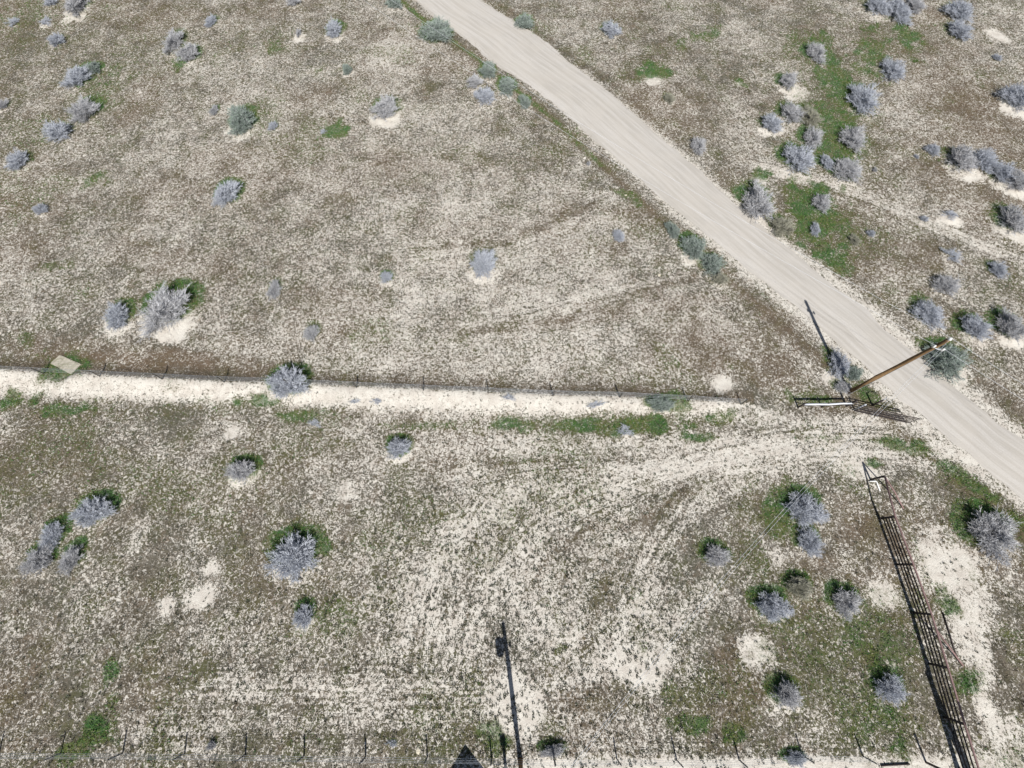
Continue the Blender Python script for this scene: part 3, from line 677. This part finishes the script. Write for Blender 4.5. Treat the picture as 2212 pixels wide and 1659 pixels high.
# ------------------------------------------------------------------ sagebrush
def bush_mesh(kind, seed):
    r = random.Random(seed); tw = []; lf = []
    def vec(az, el, L): return np.array([math.cos(az) * math.cos(el) * L, math.sin(az) * math.cos(el) * L, math.sin(el) * L])
    def ell(p): return math.sqrt(p[0] ** 2 + p[1] ** 2 + (p[2] / .95) ** 2)
    nst = {'s': 18}.get(kind, 58)
    lob = [(r.uniform(0, 6.28), r.uniform(.75, 1.12)) for _ in range(7)]
    def reach(az):
        return max(.62, 1.0 + .16 * math.sin(2 * az + lob[0][0]) + .13 * math.sin(3 * az + lob[1][0]) + .09 * math.sin(5 * az + lob[2][0])) * r.uniform(.82, 1.06)
    for i in range(nst):
        az = 2 * math.pi * (i * .618) + r.uniform(-.3, .3); el = math.asin(min(.99, r.uniform(.10, 1) ** .8))
        L = reach(az) * r.uniform(.60, .90)
        b = np.array([r.uniform(-.14, .14), r.uniform(-.14, .14), -.05])
        p1 = b + vec(az + r.uniform(-.3, .3), min(1.5, el + .25), L * .5); p2 = b + vec(az, el, L)
        pts = [b, p1, p2]; tw.append((pts, [.018, .010, .005]))
        for j in range(13):
            t = r.uniform(.3, 1.0)
            q = b * (1 - 2 * t) + p1 * 2 * t if t < .5 else p1 * (2 - 2 * t) + p2 * (2 * t - 1)
            d = p2 - p1; d = d / np.linalg.norm(d)
            dd = d + np.array([r.gauss(0, .75), r.gauss(0, .75), abs(r.gauss(.1, .4))]); dd /= np.linalg.norm(dd)
            e = q + dd * r.uniform(.12, .40); tw.append(([q, e], [.008, .005]))
            for k in range(8):
                t2 = r.uniform(.35, 1); q2 = q + (e - q) * t2
                d2 = dd + np.array([r.gauss(0, .55), r.gauss(0, .55), r.gauss(.25, .4)]); d2 /= np.linalg.norm(d2)
                e2 = q2 + d2 * r.uniform(.07, .20); tw.append(([q2, e2], [.006, .004]))
                for m in range({'v': 3, 'o': 2}.get(kind, 1)):
                    c = q2 + (e2 - q2) * r.uniform(.4, 1.1); lf.append((c, d2))
    t = MB()
    for pts, rs in tw: t.tube(pts, rs, 3, False)
    f = MB()
    for c, d in lf:
        s = np.cross(d, [r.gauss(0, 1), r.gauss(0, 1), r.gauss(0, 1)]); s /= np.linalg.norm(s) + 1e-6
        L = r.uniform(.03, .06); wv = s * r.uniform(.006, .011); d = d + s * r.uniform(-.4, .4)
        k = len(f.v); f.v += [tuple(c - wv), tuple(c + wv), tuple(c + d * L + wv * .6), tuple(c + d * L - wv * .6)]; f.f.append((k, k + 1, k + 2, k + 3))
    tm, lm = {'g': ('twig', 'leaf') if seed % 3 else ('btwig', 'bleaf'), 's': ('twig', 'leaf'), 'v': ('vtwig', 'vleaf'), 'o': ('otwig', 'oleaf')}[kind]
    out = []
    for nm, mb, m in (('branches', t, tm), ('foliage', f, lm)):
        me = bpy.data.meshes.new(nm); me.from_pydata(mb.v, [], mb.f); me.update(); me.materials.append(M[m]); out.append(me)
    return out
VAR = {'g': [bush_mesh('g', i) for i in range(7)], 'v': [bush_mesh('v', 50 + i) for i in range(3)],
       'o': [bush_mesh('o', 80 + i) for i in range(2)], 's': [bush_mesh('s', 90 + i) for i in range(3)]}
for i, ((bx, by, sx, sy, h), b) in enumerate(zip(bushpos, BUSHES)):
    root = empty('sagebrush', bx, by, gz1(bx, by) - .02, random.choice((0, math.pi)) + random.uniform(-.25, .25))
    root.scale = (sx, sy, h / .95)
    tag(root, b[7], 'bush', 'sagebrush scattered over the field')
    for nm, me in zip(('branches', 'foliage'), VAR[b[4]][i % len(VAR[b[4]])]):
        o = bpy.data.objects.new(nm, me); C.objects.link(o); o.parent = root

# ------------------------------------------------------------------ wire fences
def wire_fence(pix, hp, label, extra=None):
    pts = [g(*p) for p in pix]; P = [(p[0], p[1], gz1(*p)) for p in pts]
    root = empty('wire_fence', *P[0]); o0 = np.array(P[0])
    tag(root, label, 'fence', 'wire fences around the field')
    for i, p in enumerate(P):
        q = np.array(p) - o0; tx, ty = random.uniform(-.05, .05), random.uniform(-.05, .05)
        m = MB(); m.tube([q + (0, 0, -.1), q + (tx * .5, ty * .5, hp * .5), q + (tx, ty, hp * random.uniform(.95, 1.04))], .042, 6)
        m.box(q + (.03, 0, hp * .45), (.05, .012, hp * .8))
        m.build('post', M['tpost'], root)
    for z in (.35, .65, .92, 1.14):
        w_ = []
        for a, c in zip(P[:-1], P[1:]):
            a = np.array(a) - o0; c = np.array(c) - o0
            for t in (0, .25, .5, .75): w_.append(a + (c - a) * t + np.array([0, .05, z - .05 * math.sin(math.pi * t) + random.uniform(-.01, .01)]))
        w_.append(np.array(P[-1]) - o0 + (0, .05, z))
        MB().tube(w_, .007, 4).build('wire', M['galv'], root)
wire_fence(FENCE_N[:-1], 1.15, 'long thin-posted wire fence along the top of the white bank across the middle')
wire_fence(FENCE_S, 1.2, 'long thin-posted wire fence along the bottom edge of the photo')

# ------------------------------------------------------------------ brace, gate and pole at the road
def at(px, py): p = g(px, py); return np.array([p[0], p[1], gz1(*p)])
def brace():
    A_ = at(1724, 880); B_ = at(1775, 879); D_ = at(1828, 877); E_ = at(1842, 886)
    root = empty('fence_brace', *A_); tag(root, 'timber fence brace with dark posts and a pale rail by the utility pole', 'fence')
    for p, h, r in ((A_, 1.05, .07), (B_, .95, .065), (D_, 1.25, .10)):
        q = p - A_; MB().tube([q + (0, 0, -.1), q + (.01, 0, h * .5), q + (0, .01, h)], [r * 1.05, r, r * .95], 9).build('post', M['dark'], root, True)
    a = np.array([.05, -.02, .86]); c = D_ - A_ + (0.1, -.02, .72); mid = (a + c) / 2 + (0, -.05, .02)
    MB().tube([a, a * .6 + mid * .4 + (0, 0, .02), mid, mid * .5 + c * .5 + (0, .03, .0), c], [.085, .08, .085, .075, .07], 9).build('rail', M['grey_wood'], root, True)
    MB().tube([np.array([0, 0, .45]), c * .5 + (0, 0, -.1), c * (1, 1, 0) + (0, 0, .4)], .03, 6).build('lower_rail', M['dark'], root)
brace()
def tube_gate():
    a = at(1842, 889); c = at(1958, 915)
    root = empty('tube_gate', *a); tag(root, 'dark tube farm gate standing open between utility pole and road', 'gate')
    d = c - a; d[2] = 0; hts = (.22, .42, .62, .84, 1.08, 1.34)
    fr = MB(); fr.tube([np.array([0, 0, hts[0]]), np.array([0, 0, hts[-1]]), d + (0, 0, hts[-1] - .03), d + (0, 0, hts[0]), np.array([0, 0, hts[0]])], .042, 8, False)
    fr.build('frame', M['dark'], root, True)
    for z in hts[1:-1]: MB().tube([np.array([0, 0, z]), d + (0, 0, z)], .032, 6).build('rail', M['dark'], root)
    for t in (.36, .70): MB().tube([d * t + (0, .03, hts[0]), d * t + (0, .03, hts[-1])], .024, 6).build('upright', M['dark'], root)
    p = at(1846, 885)
    gp = MB().tube([p + (0, 0, -.1), p + (0, 0, 1.35)], .06, 10)
    o = gp.build('gate_post', M['grey_wood'], None, True); tag(o, 'pale thick hinge post where the tube gate meets the timber brace', 'post')
    p = at(1885, 875); root2 = empty('gate_post', *p)
    tag(root2, 'short dark post with a pale steel arm just above the tube gate', 'post')
    MB().tube([(0, 0, -.1), (0, 0, 1.2)], .075, 10).build('post', M['dark'], root2, True)
    MB().tube([(-.02, 0, 1.16), (.35, .2, 1.2), (.8, .5, .75)], .03, 6).build('arm', M['galv'], root2)
tube_gate()
def utility_pole(base, h, label, transformer=False):
    root = empty('utility_pole', *base); tag(root, label, 'utility pole')
    MB().tube([(0, 0, -.3), (0, 0, h * .35), (.02, 0, h * .7), (0, 0, h)], [.20, .185, .165, .14], 14).build('shaft', M['wood'], root, True)
    MB().tube([(0, 0, h + .002), (0, 0, h + .1), (0, 0, h + .16), (0, 0, h + .30)], [.05, .05, .13, .06], 12).build('insulator', M['white'], root, True)
    br = MB().tube([(-.16, .02, h - .95), (.0, -.16, h - .93), (.34, -.28, h - .9)], .035, 8).build('bracket', M['galv'], root, True)
    for t in (-.16, .34):
        MB().tube([(t, -.02 if t < 0 else -.28, h - .98), (t, -.02 if t < 0 else -.28, h - .72)], [.075, .06], 10).build('insulator', M['white'], br, True)
    MB().tube([(.03, -.18, .02), (.03, -.172, h * .3), (.03, -.15, h - 1.2)], .016, 6).build('ground_wire', M['galv'], root)
    if transformer:
        t = MB().tube([(-.46, 0, h - 1.75), (-.46, 0, h - 1.7), (-.46, 0, h - .92), (-.46, 0, h - .85)], [.2, .27, .27, .18], 18).build('transformer', M['galv'], root, True)
        for dx in (-.1, .1): MB().tube([(-.46 + dx, 0, h - .85), (-.46 + dx, 0, h - .6)], .035, 8).build('bushing', M['white'], t, True)
        MB().box((-.18, 0, h - 1.3), (.14, .1, .5)).build('bracket', M['galv'], root)
P2 = at(1831, 848); H2 = 9.55
utility_pole(P2, H2, 'brown wooden utility pole leaning out over the gravel road, wires at its top')
P1 = at(1124, 1643); H1 = 8.05
utility_pole(P1, H1, 'brown utility pole foot at the bottom edge casting the longest shadow', True)
def wire(a, b, sag, name, label, extra=0.0):
    a = np.array(a, float); b = np.array(b, float); pts = [a + (b - a) * t - np.array([0, 0, sag * 4 * t * (1 - t)]) for t in np.linspace(0, 1, 28)]
    o = MB().tube(pts, .007, 5).build(name, M['wire']); tag(o, label, 'wire', 'power line wires')
t2 = P2 + (0, 0, H2 + .28); n2 = P2 + (.34, -.28, H2 - .74); m2 = P2 + (-.16, -.02, H2 - .74)
f = g(700, -90, 9.0); farA = (f[0], f[1], 9.6); f = g(690, -60, 8.3); farB = (f[0], f[1], 8.7)
wire(t2, farA, 1.1, 'power_wire', 'upper of two thin wires from the pole top up along the road')
wire(m2, farB, 1.2, 'power_wire', 'lower of two thin wires from the pole top up along the road')
f = g(2600, 1075, 9.0); wire(t2, (f[0], f[1], 9.6), .25, 'power_wire', 'upper thin wire from the pole top down to the right edge')
f = g(2570, 1090, 8.3); wire(n2, (f[0], f[1], 8.8), .25, 'power_wire', 'lower thin wire from the pole top down to the right edge')
t1 = P1 + (0, 0, H1 + .28); n1 = P1 + (.34, -.28, H1 - .74)
wire(t2, t1, 2.5, 'power_wire', 'left of two thin wires crossing the lower right bushes from pole to pole')
wire(n2, n1, 2.3, 'power_wire', 'right of two thin wires crossing the lower right bushes from pole to pole')

# ------------------------------------------------------------------ pipe fence
def pipe_fence():
    base = [at(*p) for p in ((1880,1036),(1901,1120),(1937,1219),(1973,1323),(2006,1433),(2040,1549),(2073,1660),(2106,1775))]
    o0 = base[0]; root = empty('pipe_fence', *o0); tag(root, 'rust-brown steel pipe fence with five rails running down the lower right', 'fence')
    ht = 1.42
    for p in base:
        q = p - o0; MB().tube([q + (0, 0, -.15), q + (0, 0, ht)], .075, 10).build('post', M['dark'], root, True)
    tr = [p - o0 + (0, 0, ht + .055) for p in base]
    MB().tube(tr, .062, 10).build('top_rail', M['steel'], root, True)
    for z in (.30, .56, .84, 1.12):
        MB().tube([p - o0 + (0, 0, z) for p in base[1:]], .046, 6).build('rail', M['dark'], root)  # shade of the top rail put into the lower rails' dark colour
    b = at(1952, 1099); MB().tube([tr[0] + (.06, 0, -.08), (tr[0] * .5 + (b - o0) * .5) + (.02, 0, .05), b - o0], .05, 8).build('brace', M['steel'], root, True)
    m = base[3] * .7 + base[4] * .3 - o0; b = at(2080, 1438)
    MB().tube([m + (.06, 0, ht), b - o0 + (0, 0, .02)], .05, 8).build('brace', M['steel'], root, True)
    q = base[1] - o0; MB().tube([q + (-.18, 0, .25), q + (-.1, .12, .45), q + (.02, .02, .5), q + (-.16, -.1, .3)], .03, 6).build('latch_chain', M['dark'], root)
pipe_fence()
# dark bar laid on the ground as the cast shadow of the lower brace
a = at(2034, 1322); b = at(2066, 1423)
o = MB().tube([np.array([0, 0, .06]), (b - a) + (0, 0, .06)], .045, 8).build('shadow_bar', M['dark'], None, True); o.location = a
tag(o, 'dark bar laid on the ground as the shadow of the pipe fence brace', 'pipe')
a = at(1889, 1041); 
o = MB().tube([(-.45, .03, .06), (.05, .06, .06), (.12, .0, .06), (.16, -.75, .06)], .05, 8).build('plastic_pipe', M['white'], None, True); o.location = a
tag(o, 'short white plastic pipe bent like an L beside the pipe fence end post', 'pipe')
# posts and structures along the bottom edge
p = at(2001, 1647); root = empty('pipe_post', *p); tag(root, 'single dark pipe post left of the pipe fence at the bottom edge', 'post')
MB().tube([(0, 0, -.1), (0, 0, 1.55)], .07, 10).build('post', M['dark'], root, True); MB().tube([(0, 0, 1.552), (0, 0, 1.60)], [.085, .05], 10).build('cap', M['galv'], root, True)
a = at(1903, 1654); b = at(1964, 1650)  # black bar shaped as the cast shadow of an unseen rail
o = MB().tube([np.array([0, 0, .05]), (b - a) * .5 + (0, 0, .045), b - a + (0, 0, .05)], .05, 9).build('shadow_bar', M['dark'], None, True); o.location = a
tag(o, 'black bar laid as a rail shadow on pale sand at the bottom edge', 'pipe')
tsun = math.tan(R(SUN_EL)); sdir = np.array([math.sin(R(SHAD_AZ)), math.cos(R(SHAD_AZ))])
for tip, L, r, lab in (((2004, 1455), 6.1, .17, 'tall dark steel post casting the longer of two shadows beside the pipe fence'),
                  ((2046, 1566), 3.0, .14, 'dark steel post casting the shorter of two shadows beside the pipe fence')):
    t = g(*tip); b = t - sdir * L; root = empty('gate_post', b[0], b[1], gz1(*b)); tag(root, lab, 'post')
    h = L * tsun
    MB().tube([(0, 0, -.1), (0, 0, h)], r, 10).build('post', M['dark'], root, True); MB().tube([(0, 0, h + .002), (0, 0, h + .08)], [r * 1.1, r * .5], 10).build('cap', M['galv'], root, True)
# service post with box: its shadow shows at the bottom edge
p = at(1092, 1652); root = empty('meter_post', *p); tag(root, 'grey service post with a box at the bottom edge left of the utility pole', 'post')
MB().tube([(0, 0, -.1), (0, 0, 1.5)], .10, 4).build('post', M['galv'], root)
bx_ = MB().box((-.02, .14, 1.25), (.34, .17, .5)).build('meter_box', M['galv'], root)
MB().tube([(.34, .02, .95), (.2, .05, 1.02), (.02, .02, 1.05)], .04, 8).build('bracket', M['dark'], root)
MB().tube([(-.02, .2, 1.3), (-.02, .27, 1.3)], .1, 12).build('meter', M['white'], bx_, True)
# shed just beyond the bottom edge, its gable throws the triangular shadow
def shed():
    hp = 3.5; tip = g(1005, 1606); n = tip - sdir * hp / tsun
    root = empty('shed', n[0], n[1], 0); tag(root, 'steep-gabled shed off the bottom edge whose roof casts the black triangular shadow', 'shed')
    hw, he, dp = 1.45, 1.7, 3.2
    m = MB(); k = [(-hw, 0, 0), (hw, 0, 0), (hw, 0, he), (0, 0, hp - .12), (-hw, 0, he)]
    m.v = [(x, y - .15, z) for x, y, z in k] + [(x, -dp, z) for x, _, z in k]
    m.f = [(4, 3, 2, 1, 0), (5, 6, 7, 8, 9), (0, 1, 6, 5), (1, 2, 7, 6), (4, 0, 5, 9), (2, 3, 8, 7), (3, 4, 9, 8)]
    m.build('wall', M['wall'], root)
    s = (hp - he) / hw; e = hw + .22
    rf = MB(); t = .09
    prof = [(-e, hp - s * e), (0, hp), (e, hp - s * e), (e, hp - s * e - t), (0, hp - t), (-e, hp - s * e - t)]
    rf.v = [(x, 0, z) for x, z in prof] + [(x, -dp - .2, z) for x, z in prof]
    rf.f = [(0, 1, 4, 5), (1, 2, 3, 4), (11, 10, 7, 6), (10, 9, 8, 7)] + [(i, i + 6, (i + 1) % 6 + 6, (i + 1) % 6) for i in range(6)]
    rf.build('roof', M['roofing'], root)
    MB().box((0, -.13, .95), (.85, .05, 1.9)).build('door', M['grey_wood'], root)
shed()
# ------------------------------------------------------------------ slab and stones
def slab():
    cs = [np.array(g(*p)) for p in ((130, 767), (176, 787), (155, 809), (110, 786))]; c = sum(cs) / 4; z = gz1(*c) - .035
    m = MB(); top = []
    for k, (a, b) in enumerate(zip(cs, cs[1:] + cs[:1])):
        for t in np.linspace(0, 1, 7)[:-1]:
            q = a + (b - a) * t - c; top.append(q * (1 + random.uniform(-.035, .02)))
    n = len(top); m.v = [(q[0], q[1], .10) for q in top] + [(q[0] * 1.02, q[1] * 1.02, -.15) for q in top]
    m.f = [tuple(range(n - 1, -1, -1))] + [(i, (i + 1) % n, n + (i + 1) % n, n + i) for i in range(n)]
    o = m.build('concrete_slab', M['slab']); o.location = (c[0], c[1], z)
    tag(o, 'rectangular tan concrete slab ringed by green grass above the fence, far left', 'slab')
slab()
def stone(px, py, r, label, fl=.5):
    p = at(px, py); rr_ = random.Random(px); m = MB(); n = 9
    for i in range(5):
        a = math.pi * i / 4 * .5
        for k in range(n):
            t = 2 * math.pi * k / n; q = r * math.cos(a) * rr_.uniform(.8, 1.15) + .01
            m.v.append((q * math.cos(t), q * math.sin(t) * .75, r * fl * math.sin(a) - .03))
    for i in range(4):
        for k in range(n): m.f.append((i * n + k, i * n + (k + 1) % n, (i + 1) * n + (k + 1) % n, (i + 1) * n + k))
    m.f.append(tuple(4 * n + k for k in range(n)))
    o = m.build('stone', M['stone']); o.location = p; o.rotation_euler = (0, 0, rr_.uniform(0, 3)); tag(o, label, 'stone')
stone(903, 1621, .22, 'small tan stone by the lower wire fence left of the triangular shadow')
stone(906, 1601, .16, 'small white stone just above the tan one near the lower wire fence')
stone(1424, 594, .2, 'bright white stone in the open field left of the roadside bush row')
stone(1352, 421, .16, 'pale stone near the green streak just left of the road')
